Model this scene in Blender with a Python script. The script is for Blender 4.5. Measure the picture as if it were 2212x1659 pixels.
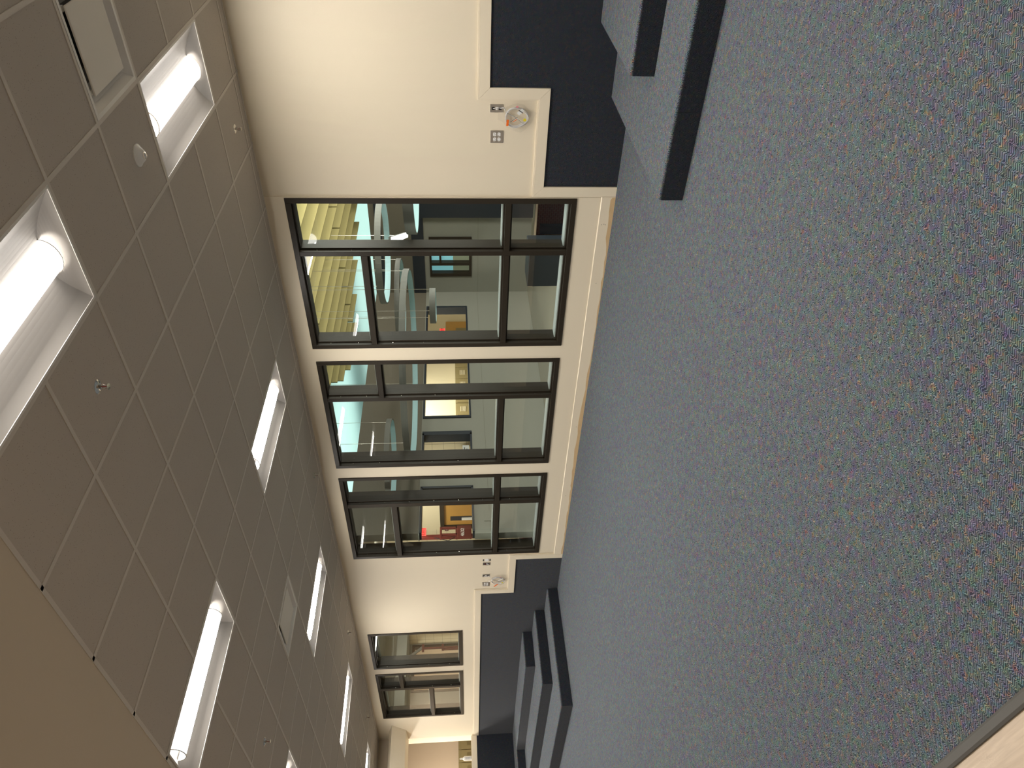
import bpy, bmesh, math, random
from mathutils import Vector, Matrix
random.seed(7)
PI = math.pi
for o in list(bpy.data.objects): bpy.data.objects.remove(o)
SC = bpy.context.scene
COL = SC.collection

# ------------------------------------------------------------------ camera (photo is taken in portrait and stored on its side)
CAMZ = 1.548
YAW, PITCH, ROLL = -0.73738529, -0.07725562, -0.01774711
cy_, sy_, cp_, sp_, cr_, sr_ = math.cos(YAW), math.sin(YAW), math.cos(PITCH), math.sin(PITCH), math.cos(ROLL), math.sin(ROLL)
fwd = Vector((sy_*cp_, cy_*cp_, sp_)); rt0 = Vector((cy_, -sy_, 0)); up0 = rt0.cross(fwd)
rt = cr_*rt0 + sr_*up0; up = -sr_*rt0 + cr_*up0
cam = bpy.data.cameras.new('camera'); camo = bpy.data.objects.new('camera', cam); COL.objects.link(camo)
cx, cyv, cz = -up, rt, -fwd
camo.matrix_world = Matrix(((cx.x, cyv.x, cz.x, 0), (cx.y, cyv.y, cz.y, 0), (cx.z, cyv.z, cz.z, CAMZ), (0, 0, 0, 1)))
cam.sensor_fit = 'HORIZONTAL'; cam.sensor_width = 36.0; cam.lens = 1539.99/2212*36; cam.clip_start = 0.05; cam.clip_end = 200
SC.camera = camo

# ------------------------------------------------------------------ world, exposure, added fill lights
w = bpy.data.worlds.new('world'); SC.world = w; w.use_nodes = True
w.node_tree.nodes['Background'].inputs[0].default_value = (0.8, 0.85, 1, 1)
w.node_tree.nodes['Background'].inputs[1].default_value = 0.02
SC.view_settings.view_transform = 'Standard'; SC.view_settings.look = 'None'
SC.view_settings.exposure = 0.0; SC.view_settings.gamma = 1.0; SC.view_settings.use_curve_mapping = False
TUBE = 350.0        # radiance of the troffer lenses
def area(name, loc, target, size, size_y, power, col=(1, .95, .86)):
    l = bpy.data.lights.new(name, 'AREA'); l.shape = 'RECTANGLE'; l.size = size; l.size_y = size_y; l.energy = power; l.color = col
    o = bpy.data.objects.new(name, l); COL.objects.link(o); o.location = loc
    d = Vector(target)-Vector(loc); o.rotation_euler = d.to_track_quat('-Z', 'Y').to_euler(); return o
area('atrium_fill', (-2.2, 9.0, 3.1), (-8.8, 9.6, 1.4), 2.0, 1.0, 78)  # unseen fill lights added beside the view to brighten the atrium
area('atrium_fill', (-1.5, 12.0, 1.6), (-7.0, 13.5, 4.1), 2.0, 1.0, 185)
area('atrium_fill', (-0.5, 8.0, 1.6), (-6.0, 9.5, 4.1), 1.6, 1.0, 140)
area('corridor_fill', (-10.3, 7.2, 2.95), (-11.5, 8.0, 0.8), 1.2, 0.3, 70)  # added fills, no real fixture, to light the corridor
area('corridor_fill', (-14.2, 7.6, 2.95), (-15.2, 7.8, 0.8), 1.2, 0.3, 16)
area('inner_room_fill', (-10.0, 11.0, 2.9), (-11, 11.2, 0.5), 1.5, 0.4, 95)  # unseen fill added so the inner room is lit
area('sky_ceiling_fill', (-13.0, 10.5, 3.35), (-13.0, 10.5, 4.2), 6, 6, 200)  # hidden upward fills added to brighten the cyan ceiling
area('sky_ceiling_fill', (-10.5, 19.5, 3.3), (-10.5, 19.5, 4.2), 8, 8, 300)
area('sky_ceiling_fill', (-2.5, 9, 3.2), (-4.5, 10, 4.2), 1.2, 3, 60)
area('lower_hall_fill', (-6.0, 13.8, -0.4), (-8.2, 16, -1.2), 0.6, 0.3, 7, (1, .8, .6))  # dim warm fill added out of sight in the lower hall
area('locker_room_fill', (-17.6, 4.5, 3.2), (-18.0, 4.8, 0), 1.2, 0.6, 240)  # fills added out of view to light the locker room
area('locker_room_fill', (-17.8, 7.6, 3.2), (-18.0, 7.6, 0), 0.8, 0.6, 40)

# ------------------------------------------------------------------ materials
def srgb(r, g, b):
    f = lambda c: (c/255/12.92) if c/255 <= .04045 else ((c/255+.055)/1.055)**2.4
    return (f(r), f(g), f(b), 1)
def mat(name, col, rough=.6, metal=0, spec=.5, emit=None, es=0, bump=0, bscale=200, var=0, vscale=3):
    m = bpy.data.materials.new(name); m.use_nodes = True; nt = m.node_tree; b = nt.nodes['Principled BSDF']
    b.inputs['Base Color'].default_value = col; b.inputs['Roughness'].default_value = rough
    b.inputs['Metallic'].default_value = metal; b.inputs['Specular IOR Level'].default_value = spec
    if emit: b.inputs['Emission Color'].default_value = emit; b.inputs['Emission Strength'].default_value = es
    if bump or var: tc = nt.nodes.new('ShaderNodeTexCoord')
    if bump:
        n = nt.nodes.new('ShaderNodeTexNoise'); n.inputs['Scale'].default_value = bscale; n.inputs['Detail'].default_value = 2
        bp = nt.nodes.new('ShaderNodeBump'); bp.inputs['Strength'].default_value = bump; bp.inputs['Distance'].default_value = .002
        nt.links.new(tc.outputs['Object'], n.inputs['Vector']); nt.links.new(n.outputs['Fac'], bp.inputs['Height']); nt.links.new(bp.outputs['Normal'], b.inputs['Normal'])
    if var:
        n = nt.nodes.new('ShaderNodeTexNoise'); n.inputs['Scale'].default_value = vscale; n.inputs['Detail'].default_value = 4
        mx = nt.nodes.new('ShaderNodeMix'); mx.data_type = 'RGBA'
        mx.inputs[6].default_value = tuple(c*(1-var) for c in col[:3])+(1,); mx.inputs[7].default_value = tuple(min(1, c*(1+var)) for c in col[:3])+(1,)
        nt.links.new(tc.outputs['Object'], n.inputs['Vector']); nt.links.new(n.outputs['Fac'], mx.inputs[0]); nt.links.new(mx.outputs[2], b.inputs['Base Color'])
    return m
def emis(name, col, s):
    m = bpy.data.materials.new(name); m.use_nodes = True; nt = m.node_tree; nt.nodes.clear()
    e = nt.nodes.new('ShaderNodeEmission'); e.inputs[0].default_value = col; e.inputs[1].default_value = s
    o = nt.nodes.new('ShaderNodeOutputMaterial'); nt.links.new(e.outputs[0], o.inputs[0]); return m
def math_(nt, op, a, b=None, c=None):
    n = nt.nodes.new('ShaderNodeMath'); n.operation = op
    for i, v in enumerate((a, b, c)):
        if v is None: continue
        if isinstance(v, (int, float)): n.inputs[i].default_value = v
        else: nt.links.new(v, n.inputs[i])
    return n.outputs[0]
def carpet(name, dark, lights, period=.0088, zz=.028, plane='XY', tint=1.5, sheen=0, mixw=.5):
    """loop-pile carpet: zig-zag rows of light loops on a dark ground with drifting yarn colours"""
    m = bpy.data.materials.new(name); m.use_nodes = True; nt = m.node_tree; b = nt.nodes['Principled BSDF']; L = nt.links.new
    geo = nt.nodes.new('ShaderNodeNewGeometry'); sep = nt.nodes.new('ShaderNodeSeparateXYZ'); L(geo.outputs['Position'], sep.inputs[0])
    u = {'XY': sep.outputs[0], 'XZ': sep.outputs[0], 'YZ': sep.outputs[1]}[plane]; v = {'XY': sep.outputs[1], 'XZ': sep.outputs[2], 'YZ': sep.outputs[2]}[plane]
    if plane == 'XZ': u = math_(nt, 'ADD', sep.outputs[0], sep.outputs[1])
    n0 = nt.nodes.new('ShaderNodeTexNoise'); n0.inputs['Scale'].default_value = 60; n0.inputs['Detail'].default_value = 2; L(geo.outputs['Position'], n0.inputs['Vector'])
    wob = math_(nt, 'MULTIPLY', math_(nt, 'SUBTRACT', n0.outputs['Fac'], .5), .022)
    tri = math_(nt, 'PINGPONG', math_(nt, 'ADD', u, wob), zz/2)
    vv = math_(nt, 'ADD', math_(nt, 'ADD', v, math_(nt, 'MULTIPLY', tri, .95)), wob)
    s = math_(nt, 'SINE', math_(nt, 'MULTIPLY', vv, 2*PI/period))
    st = nt.nodes.new('ShaderNodeMapRange'); st.interpolation_type = 'SMOOTHSTEP'; st.inputs[1].default_value = -.2; st.inputs[2].default_value = .8; L(s, st.inputs[0])
    n1 = nt.nodes.new('ShaderNodeTexNoise'); n1.inputs['Scale'].default_value = 30; n1.inputs['Detail'].default_value = 4; n1.inputs['Roughness'].default_value = .75; L(geo.outputs['Position'], n1.inputs['Vector'])
    cr = nt.nodes.new('ShaderNodeValToRGB'); el = cr.color_ramp.elements
    pts = [(.0, lights[2]), (.33, lights[1]), (.41, lights[5]), (.46, lights[0]), (.52, lights[3]), (.56, lights[0]), (.62, lights[4]), (.70, lights[2])]
    while len(el) < len(pts): el.new(.5)
    for e, (p, c) in zip(el, pts): e.position = p; e.color = c
    L(n1.outputs['Fac'], cr.inputs[0])
    nc = nt.nodes.new('ShaderNodeTexNoise'); nc.inputs['Scale'].default_value = 34; nc.inputs['Detail'].default_value = 3; nc.inputs['Roughness'].default_value = .6; L(geo.outputs['Position'], nc.inputs['Vector'])
    v1 = nt.nodes.new('ShaderNodeVectorMath'); v1.operation = 'MULTIPLY_ADD'; L(nc.outputs['Color'], v1.inputs[0]); v1.inputs[1].default_value = (tint,)*3; v1.inputs[2].default_value = (1-tint/2,)*3
    v2 = nt.nodes.new('ShaderNodeVectorMath'); v2.operation = 'MULTIPLY'; L(v1.outputs[0], v2.inputs[0]); L(cr.outputs[0], v2.inputs[1])
    v3 = nt.nodes.new('ShaderNodeVectorMath'); v3.operation = 'MAXIMUM'; L(v2.outputs[0], v3.inputs[0]); v3.inputs[1].default_value = (.005,)*3
    yarn = v3.outputs[0]
    n2 = nt.nodes.new('ShaderNodeTexNoise'); n2.inputs['Scale'].default_value = 420; n2.inputs['Detail'].default_value = 1; L(geo.outputs['Position'], n2.inputs['Vector'])
    fz = math_(nt, 'MULTIPLY', st.outputs[0], math_(nt, 'ADD', .35, math_(nt, 'MULTIPLY', n2.outputs['Fac'], 1.25)))
    # tint of the dark ground follows the yarn colour a little
    mg = nt.nodes.new('ShaderNodeMix'); mg.data_type = 'RGBA'; mg.inputs[0].default_value = .16; mg.inputs[6].default_value = dark; L(yarn, mg.inputs[7])
    mx = nt.nodes.new('ShaderNodeMix'); mx.data_type = 'RGBA'; L(math_(nt, 'MULTIPLY', fz, mixw*2), mx.inputs[0]); mx.clamp_factor = True
    L(mg.outputs[2], mx.inputs[6]); L(yarn, mx.inputs[7])
    L(mx.outputs[2], b.inputs['Base Color']); b.inputs['Roughness'].default_value = 1; b.inputs['Specular IOR Level'].default_value = .05
    b.inputs['Sheen Weight'].default_value = sheen; b.inputs['Sheen Roughness'].default_value = .5
    bp = nt.nodes.new('ShaderNodeBump'); bp.inputs['Strength'].default_value = .5; bp.inputs['Distance'].default_value = .002; L(st.outputs[0], bp.inputs['Height']); L(bp.outputs['Normal'], b.inputs['Normal'])
    return m
M = {}
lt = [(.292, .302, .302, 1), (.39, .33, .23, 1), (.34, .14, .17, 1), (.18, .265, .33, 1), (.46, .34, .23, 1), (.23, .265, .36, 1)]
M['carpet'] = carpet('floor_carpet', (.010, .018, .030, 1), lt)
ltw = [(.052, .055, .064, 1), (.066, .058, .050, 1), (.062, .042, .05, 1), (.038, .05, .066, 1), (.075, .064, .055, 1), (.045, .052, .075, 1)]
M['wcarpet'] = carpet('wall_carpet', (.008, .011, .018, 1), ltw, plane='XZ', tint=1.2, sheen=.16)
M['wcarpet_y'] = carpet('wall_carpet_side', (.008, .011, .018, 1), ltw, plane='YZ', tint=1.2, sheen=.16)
M['cream'] = mat('cream_paint', (.79, .70, .54, 1), .55, bump=.06, bscale=350)
M['trim'] = mat('cream_trim_paint', (.80, .71, .55, 1), .38)
M['rawwood'] = mat('bare_wood', (.62, .44, .24, 1), .6, var=.12, vscale=12)
M['gyp'] = mat('gypsum_paint', (.58, .50, .39, 1), .7)
M['bronze'] = mat('bronze_frame', (.027, .021, .014, 1), .4, metal=.0, spec=.22)
M['bead'] = mat('pale_glazing_bead', (.62, .66, .68, 1), .4)
M['steel'] = mat('brushed_steel', (.78, .75, .70, 1), .3, metal=1)
M['chrome'] = mat('chrome', (.7, .68, .64, 1), .15, metal=1)
M['white'] = mat('white_plastic', (.8, .79, .76, 1), .4)
M['fix'] = mat('dimmed_enamel', (.33, .31, .285, 1), .6, spec=.2)  # white reflectors darkened in colour to offset the strong lens light
M['fixedge'] = mat('white_fixture_edge', (.75, .73, .69, 1), .4)
M['black'] = mat('black', (.006, .006, .006, 1), .8)
M['duct'] = mat('grey_duct', (.20, .19, .17, 1), .5)
M['plaque'] = mat('diffuser_plaque_paint', (.74, .70, .63, 1), .5)
M['grid'] = mat('ceiling_grid_paint', (.60, .55, .49, 1), .5)
M['wood'] = mat('pale_wood_floor', (.66, .54, .38, 1), .4)
M['strip'] = mat('grey_rubber', (.085, .08, .07, 1), .55)
M['gray'] = mat('grey_green_wall', (.30, .30, .26, 1), .6)
M['taupe'] = mat('taupe_wall', (.17, .15, .115, 1), .6)
M['navy'] = mat('navy_paint', (.012, .02, .032, 1), .5)
M['navy2'] = mat('navy_vinyl', (.010, .018, .028, 1), .4)
M['cyan'] = mat('pale_cyan_ceiling', (.42, .66, .70, 1), .7)
M['gold'] = mat('mustard_felt', (.42, .36, .15, 1), .8, bump=.1, bscale=600)
M['ringg'] = mat('grey_felt', (.20, .20, .185, 1), .8)
M['ringc'] = mat('pale_cyan_felt', (.45, .68, .74, 1), .8)
M['beige'] = mat('beige_floor', (.42, .38, .29, 1), .22, spec=.5)
M['hallcream'] = mat('hall_cream', (.72, .63, .43, 1), .6)
M['hallfloor'] = mat('hall_floor', (.35, .30, .24, 1), .4)
M['olive'] = mat('olive_tan_metal', (.27, .215, .10, 1), .4)
M['oak'] = mat('oak_door', (.50, .27, .06, 1), .35, var=.12, vscale=6)
M['red'] = mat('dark_red_steel', (.12, .02, .015, 1), .4)
M['redlit'] = mat('red_exit_lit', (.8, .05, .04, 1), .4, emit=(1, .06, .05, 1), es=1.6)
M['redtxt'] = mat('dark_red_letters', (.12, .0, .0, 1), .5)
M['whitep'] = mat('white_paper', (.75, .75, .72, 1), .7)
M['cable'] = mat('white_cable', (.72, .71, .70, 1), .3)
M['cablep'] = mat('grey_cable', (.42, .42, .46, 1), .3)
M['orange'] = mat('orange_plastic', (.85, .16, .01, 1), .4)
M['yellow'] = mat('yellow_sticker', (.75, .62, .02, 1), .5)
M['pink'] = mat('pink_plastic', (.75, .28, .30, 1), .5)
M['ink'] = mat('dark_ink', (.05, .05, .05, 1), .6)
M['pinkwall'] = mat('far_cream_wall', (.66, .53, .39, 1), .6)
M['cyanlit'] = mat('window_blue_paper', (.3, .62, .68, 1), .6, emit=(.25, .62, .70, 1), es=.55)  # emission stands in for light from the room behind
M['greenlit'] = mat('window_sage_blind', (.28, .30, .2, 1), .6, emit=(.25, .28, .19, 1), es=.35)  # panel made to glow in place of light behind it
M['lens'] = emis('lit_lens', (1, .95, .88, 1), TUBE)
M['lensside'] = emis('lit_lens_side', (1, .95, .90, 1), 10.0)
M['rodlit'] = emis('lit_linear_lamp', (1, .97, .92, 1), 12)
# acoustic tile: fine pin holes
m = mat('acoustic_tile', (.505, .455, .40, 1), .9, spec=.2); nt = m.node_tree; b = nt.nodes['Principled BSDF']
geo = nt.nodes.new('ShaderNodeNewGeometry'); vo = nt.nodes.new('ShaderNodeTexVoronoi'); vo.inputs['Scale'].default_value = 95; nt.links.new(geo.outputs['Position'], vo.inputs['Vector'])
no = nt.nodes.new('ShaderNodeTexNoise'); no.inputs['Scale'].default_value = 30; nt.links.new(geo.outputs['Position'], no.inputs['Vector'])
thr = math_(nt, 'MULTIPLY', math_(nt, 'LESS_THAN', vo.outputs['Distance'], .17), math_(nt, 'GREATER_THAN', no.outputs['Fac'], .48))
mx = nt.nodes.new('ShaderNodeMix'); mx.data_type = 'RGBA'; mx.inputs[6].default_value = (.505, .455, .40, 1); mx.inputs[7].default_value = (.30, .26, .22, 1)
nt.links.new(thr, mx.inputs[0]); nt.links.new(mx.outputs[2], b.inputs['Base Color']); M['tile'] = m
# wood planks grain
m = M['wood']; nt = m.node_tree; b = nt.nodes['Principled BSDF']; geo = nt.nodes.new('ShaderNodeNewGeometry'); mp = nt.nodes.new('ShaderNodeMapping'); mp.inputs['Scale'].default_value = (6, 90, 1)
no = nt.nodes.new('ShaderNodeTexNoise'); no.inputs['Scale'].default_value = 1; no.inputs['Detail'].default_value = 6; no.inputs['Distortion'].default_value = .6
nt.links.new(geo.outputs['Position'], mp.inputs['Vector']); nt.links.new(mp.outputs[0], no.inputs['Vector'])
mx = nt.nodes.new('ShaderNodeMix'); mx.data_type = 'RGBA'; mx.inputs[6].default_value = (.48, .36, .24, 1); mx.inputs[7].default_value = (.78, .64, .48, 1)
nt.links.new(no.outputs['Fac'], mx.inputs[0]); nt.links.new(mx.outputs[2], b.inputs['Base Color'])
# brick
m = bpy.data.materials.new('dark_brick'); m.use_nodes = True; nt = m.node_tree; b = nt.nodes['Principled BSDF']; geo = nt.nodes.new('ShaderNodeNewGeometry')
mp = nt.nodes.new('ShaderNodeMapping'); mp.inputs['Rotation'].default_value = (PI/2, 0, 0); br = nt.nodes.new('ShaderNodeTexBrick'); br.inputs['Scale'].default_value = 4.6
br.inputs['Color1'].default_value = (.13, .035, .02, 1); br.inputs['Color2'].default_value = (.09, .025, .015, 1); br.inputs['Mortar'].default_value = (.16, .09, .06, 1); br.inputs['Mortar Size'].default_value = .03
nt.links.new(geo.outputs['Position'], mp.inputs['Vector']); nt.links.new(mp.outputs[0], br.inputs['Vector']); nt.links.new(br.outputs['Color'], b.inputs['Base Color']); b.inputs['Roughness'].default_value = .8; M['brick'] = m
# thin window glass and clear bag film: transparent with a Fresnel reflection
def film(name, tint, rough, k, base=0):
    m = bpy.data.materials.new(name); m.use_nodes = True; nt = m.node_tree; nt.nodes.clear()
    tr = nt.nodes.new('ShaderNodeBsdfTransparent'); tr.inputs[0].default_value = tint
    gl = nt.nodes.new('ShaderNodeBsdfGlossy'); gl.inputs['Roughness'].default_value = rough
    ge = nt.nodes.new('ShaderNodeNewGeometry'); vm = nt.nodes.new('ShaderNodeVectorMath'); vm.operation = 'DOT_PRODUCT'
    nt.links.new(ge.outputs['Incoming'], vm.inputs[0]); nt.links.new(ge.outputs['Normal'], vm.inputs[1])
    c1 = math_(nt, 'SUBTRACT', 1.0, math_(nt, 'ABSOLUTE', vm.outputs['Value'])); c5 = math_(nt, 'POWER', c1, 5.0)   # Schlick, the same from both sides
    ff = math_(nt, 'ADD', math_(nt, 'MULTIPLY', math_(nt, 'ADD', math_(nt, 'MULTIPLY', c5, .96), .04), k), base)
    mx = nt.nodes.new('ShaderNodeMixShader'); out = nt.nodes.new('ShaderNodeOutputMaterial')
    nt.links.new(ff, mx.inputs[0]); nt.links.new(tr.outputs[0], mx.inputs[1]); nt.links.new(gl.outputs[0], mx.inputs[2]); nt.links.new(mx.outputs[0], out.inputs[0]); return m
M['glass'] = film('window_glass', (.93, .955, .93, 1), 0, .9)
M['bag'] = film('clear_bag_film', (.995, .995, .995, 1), .15, .9, 0)

# ------------------------------------------------------------------ mesh helpers
class MB:
    def __init__(s): s.v = []; s.f = []; s.mi = []; s.cur = 0; s.smooth = False
    def box(s, x0, x1, y0, y1, z0, z1):
        if x0 > x1: x0, x1 = x1, x0
        if y0 > y1: y0, y1 = y1, y0
        if z0 > z1: z0, z1 = z1, z0
        n = len(s.v); s.v += [(x, y, z) for x in (x0, x1) for y in (y0, y1) for z in (z0, z1)]
        for f in ((0, 1, 3, 2), (4, 6, 7, 5), (0, 4, 5, 1), (2, 3, 7, 6), (0, 2, 6, 4), (1, 5, 7, 3)): s.f.append([n+i for i in f]); s.mi.append(s.cur)
        return s
    def face(s, pts):
        n = len(s.v); s.v += [tuple(p) for p in pts]; s.f.append(list(range(n, n+len(pts)))); s.mi.append(s.cur); return s
    def prism(s, pts, d):      # closed polygon pts (3D), extruded by vector d
        n = len(s.v); k = len(pts); d = Vector(d); s.v += [tuple(p) for p in pts] + [tuple(Vector(p)+d) for p in pts]
        s.f.append([n+i for i in range(k)][::-1]); s.mi.append(s.cur); s.f.append([n+k+i for i in range(k)]); s.mi.append(s.cur)
        for i in range(k): j = (i+1) % k; s.f.append([n+i, n+j, n+k+j, n+k+i]); s.mi.append(s.cur)
        return s
    def lathe(s, prof, c=(0, 0, 0), seg=20, M3=None):   # prof (r,z)
        n = len(s.v); c = Vector(c)
        for r, z in prof:
            for i in range(seg):
                a = 2*PI*i/seg; p = Vector((r*math.cos(a), r*math.sin(a), z))
                if M3: p = M3 @ p
                s.v.append(tuple(p+c))
        for j in range(len(prof)-1):
            for i in range(seg):
                k = (i+1) % seg; s.f.append([n+j*seg+i, n+j*seg+k, n+(j+1)*seg+k, n+(j+1)*seg+i]); s.mi.append(s.cur)
        s.f.append([n+i for i in range(seg)][::-1]); s.mi.append(s.cur)
        s.f.append([n+(len(prof)-1)*seg+i for i in range(seg)]); s.mi.append(s.cur)
        return s
    def tube(s, pts, r, seg=6, closed=False):
        pts = [Vector(p) for p in pts]; n = len(s.v); K = len(pts)
        for i, p in enumerate(pts):
            if closed: t = pts[(i+1) % K]-pts[i-1]
            else: t = pts[min(i+1, K-1)]-pts[max(i-1, 0)]
            t.normalize(); a = t.orthogonal() if abs(t.y) > .99 else t.cross(Vector((0, 1, 0))); a.normalize(); b = t.cross(a)
            for k in range(seg): q = p+r*(math.cos(2*PI*k/seg)*a+math.sin(2*PI*k/seg)*b); s.v.append(tuple(q))
        for i in range(K if closed else K-1):
            j = (i+1) % K
            for k in range(seg): l = (k+1) % seg; s.f.append([n+i*seg+k, n+i*seg+l, n+j*seg+l, n+j*seg+k]); s.mi.append(s.cur)
        if not closed:
            s.f.append([n+k for k in range(seg)][::-1]); s.f.append([n+(K-1)*seg+k for k in range(seg)]); s.mi += [s.cur]*2
        return s
    def build(s, name, mats, parent=None, bevel=0, smooth=False):
        me = bpy.data.meshes.new(name); me.from_pydata(s.v, [], s.f)
        mats = mats if isinstance(mats, (list, tuple)) else [mats]
        for m_ in mats: me.materials.append(M[m_] if isinstance(m_, str) else m_)
        for p, i in zip(me.polygons, s.mi): p.material_index = min(i, len(mats)-1)
        bm = bmesh.new(); bm.from_mesh(me); bmesh.ops.recalc_face_normals(bm, faces=bm.faces); bm.to_mesh(me); bm.free()
        if smooth:
            for p in me.polygons: p.use_smooth = True
        o = bpy.data.objects.new(name, me); COL.objects.link(o)
        if smooth: 
            md = o.modifiers.new('edge', 'EDGE_SPLIT'); md.split_angle = math.radians(40)
        if bevel:
            md = o.modifiers.new('bevel', 'BEVEL'); md.width = bevel; md.segments = 2; md.limit_method = 'ANGLE'
        if parent:
            o.parent = parent; o.matrix_parent_inverse = Matrix.Translation(-parent.location) if parent.type != 'EMPTY' or True else Matrix()
            o.matrix_parent_inverse = parent.matrix_basis.inverted()
        return o
def tag(o, label, cat, group=None, kind=None):
    if label: o['label'] = label
    if cat: o['category'] = cat
    if group: o['group'] = group
    if kind: o['kind'] = kind
    return o
def struct(o): o['kind'] = 'structure'; return o
def empty(name, loc, label=None, cat=None, group=None):
    o = bpy.data.objects.new(name, None); COL.objects.link(o); o.location = loc; o.empty_display_size = .05
    return tag(o, label, cat, group)
def dup(root, loc, label=None, group=None):
    def cp(o, par):
        c = o.copy(); COL.objects.link(c)
        if par: c.parent = par
        for ch in list(o.children): cp(ch, c)
        return c
    r = cp(root, None); r.location = loc
    if label: r['label'] = label
    if group: r['group'] = group
    return r
def wallgrid(mb, axis, p0, p1, a0, a1, z0, z1, holes):
    """wall slab p0..p1 thick, spanning a0..a1 along the other axis, with rectangular holes (a,b,zlo,zhi)"""
    A = sorted({a0, a1} | {h for H in holes for h in H[:2] if a0 < h < a1}); Z = sorted({z0, z1} | {h for H in holes for h in H[2:] if z0 < h < z1})
    for i in range(len(A)-1):
        run = None
        for j in range(len(Z)-1):
            ca, czz = (A[i]+A[i+1])/2, (Z[j]+Z[j+1])/2
            solid = not any(H[0] < ca < H[1] and H[2] < czz < H[3] for H in holes)
            if solid: run = (run[0], Z[j+1]) if run else (Z[j], Z[j+1])
            if (not solid or j == len(Z)-2) and run:
                if axis == 'Y': mb.box(A[i], A[i+1], p0, p1, run[0], run[1])
                else: mb.box(p0, p1, A[i], A[i+1], run[0], run[1])
                run = None
    return mb
def text(name, s, size, mw, matn, parent, depth=.002):
    c = bpy.data.curves.new(name, 'FONT'); c.body = s; c.size = size; c.extrude = depth; c.align_x = 'CENTER'; c.align_y = 'CENTER'
    t = bpy.data.objects.new(name, c); COL.objects.link(t); bpy.context.view_layer.update()
    me = bpy.data.meshes.new_from_object(t.evaluated_get(bpy.context.evaluated_depsgraph_get())); bpy.data.objects.remove(t); bpy.data.curves.remove(c)
    me.transform(mw); me.materials.clear(); me.materials.append(M[matn])
    o = bpy.data.objects.new(name, me); COL.objects.link(o); o.parent = parent; o.matrix_parent_inverse = parent.matrix_basis.inverted(); return o
def mwX(x, y, z): return Matrix(((0, 0, 1, x), (1, 0, 0, y), (0, 1, 0, z), (0, 0, 0, 1)))    # faces +X
def mwY(x, y, z): return Matrix(((1, 0, 0, x), (0, 0, -1, y), (0, 1, 0, z), (0, 0, 0, 1)))   # faces -Y

# ------------------------------------------------------------------ room constants
S = .6096; GX, GY = -2.712, 2.9965; H = 3.2946
YW = 6.19; YB = 6.178; YO = 6.39; XL = -15.60; XR = 3.26; YC = 1.75
GRID_X0 = XL+.03

# ------------------------------------------------------------------ floor, shell
struct(MB().box(XL-.12, XR, .79, YO-.02, -.05, 0).build('floor', 'carpet'))
struct(MB().box(-17, 5, -5, .755, -.05, -.002).build('floor_wood', 'wood'))
struct(MB().prism([(-17, .752, -.03), (-17, .755, .004), (-17, .763, .007), (-17, .785, .007), (-17, .793, .003), (-17, .793, -.03)], (22, 0, 0)).build('trim_1', 'strip'))

WIN = [(-5.034, -3.232, .37, 3.115), (-7.012, -5.22, .37, 3.107), (-9.03, -7.215, .368, 3.107), (-12.49, -11.255, 1.528, 3.122), (-14.56, -12.70, 1.528, 3.122)]
mb = MB(); wallgrid(mb, 'Y', YW, YO-.01, XL-.02, XR+.2, 0, H+.3, WIN); wm = struct(mb.build('wall_front', 'cream'))
# shallow bay facing around the three tall windows
mb = MB(); wallgrid(mb, 'Y', YB, YW, -9.04, -3.222, 0, H, WIN[:3]); mb.build('bay_facing', 'cream', wm)
# carpet covering of the lower wall, stepped
CZ1, CZ2 = .705, 1.226
for nm, pts in (('carpet_covering', [(-3.11, 0), (XR, 0), (XR, CZ2), (-2.20, CZ2), (-2.20, CZ1), (-3.11, CZ1)]),
                ('carpet_covering', [(-9.185, 0), (-9.185, CZ1), (-10.105, CZ1), (-10.105, CZ2), (XL, CZ2), (XL, 0)])):
    o = MB().prism([(x, YW-.009, z) for x, z in pts], (0, .0095, 0)).build(nm, 'wcarpet', wm); o['label'] = 'dark blue grey loop carpet glued to the wall'
# stepped flat trim with a slim bead on its outer side, mitred
def step_trim(name, path, w, side):
    """path: list of (x,z) inner line next to the carpet; outer line offset by w to the given side"""
    def off(path, d):
        out = []
        for i, p in enumerate(path):
            p = Vector(p); n = Vector((0, 0))
            dirs = []
            if i > 0: dirs.append((p-Vector(path[i-1])).normalized())
            if i < len(path)-1: dirs.append((Vector(path[i+1])-p).normalized())
            ns = [Vector((-t.y, t.x))*side for t in dirs]
            if len(ns) == 2 and abs(ns[0].dot(ns[1])) < .5: n = ns[0]+ns[1]
            else: n = ns[0]
            out.append(p+n*d)
        return out
    a, b_, c_, d_ = off(path, -.004), off(path, w), off(path, w), off(path, w+.012)
    m1 = MB()
    for i in range(len(path)-1):
        for (p, q, y) in ((a, b_, YB-.012), (c_, d_, YB-.006)):
            g = .0006 if p is a else 0
            pts = [p[i], p[i+1], q[i+1], q[i]]; cen = sum(pts, Vector((0, 0)))/4
            pts = [v+(cen-v).normalized()*g for v in pts]
            m1.prism([(v.x, y, v.y) for v in pts], (0, YW-y+.002, 0))
    return struct(m1.build(name, 'trim', bevel=.0015))
step_trim('trim_2', [(-3.115, 0), (-3.115, CZ1), (-2.205, CZ1), (-2.205, CZ2), (XR, CZ2)], .09, 1)
step_trim('trim_3', [(-9.18, 0), (-9.18, CZ1), (-10.10, CZ1), (-10.10, CZ2), (XL, CZ2)], .09, -1)
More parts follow.
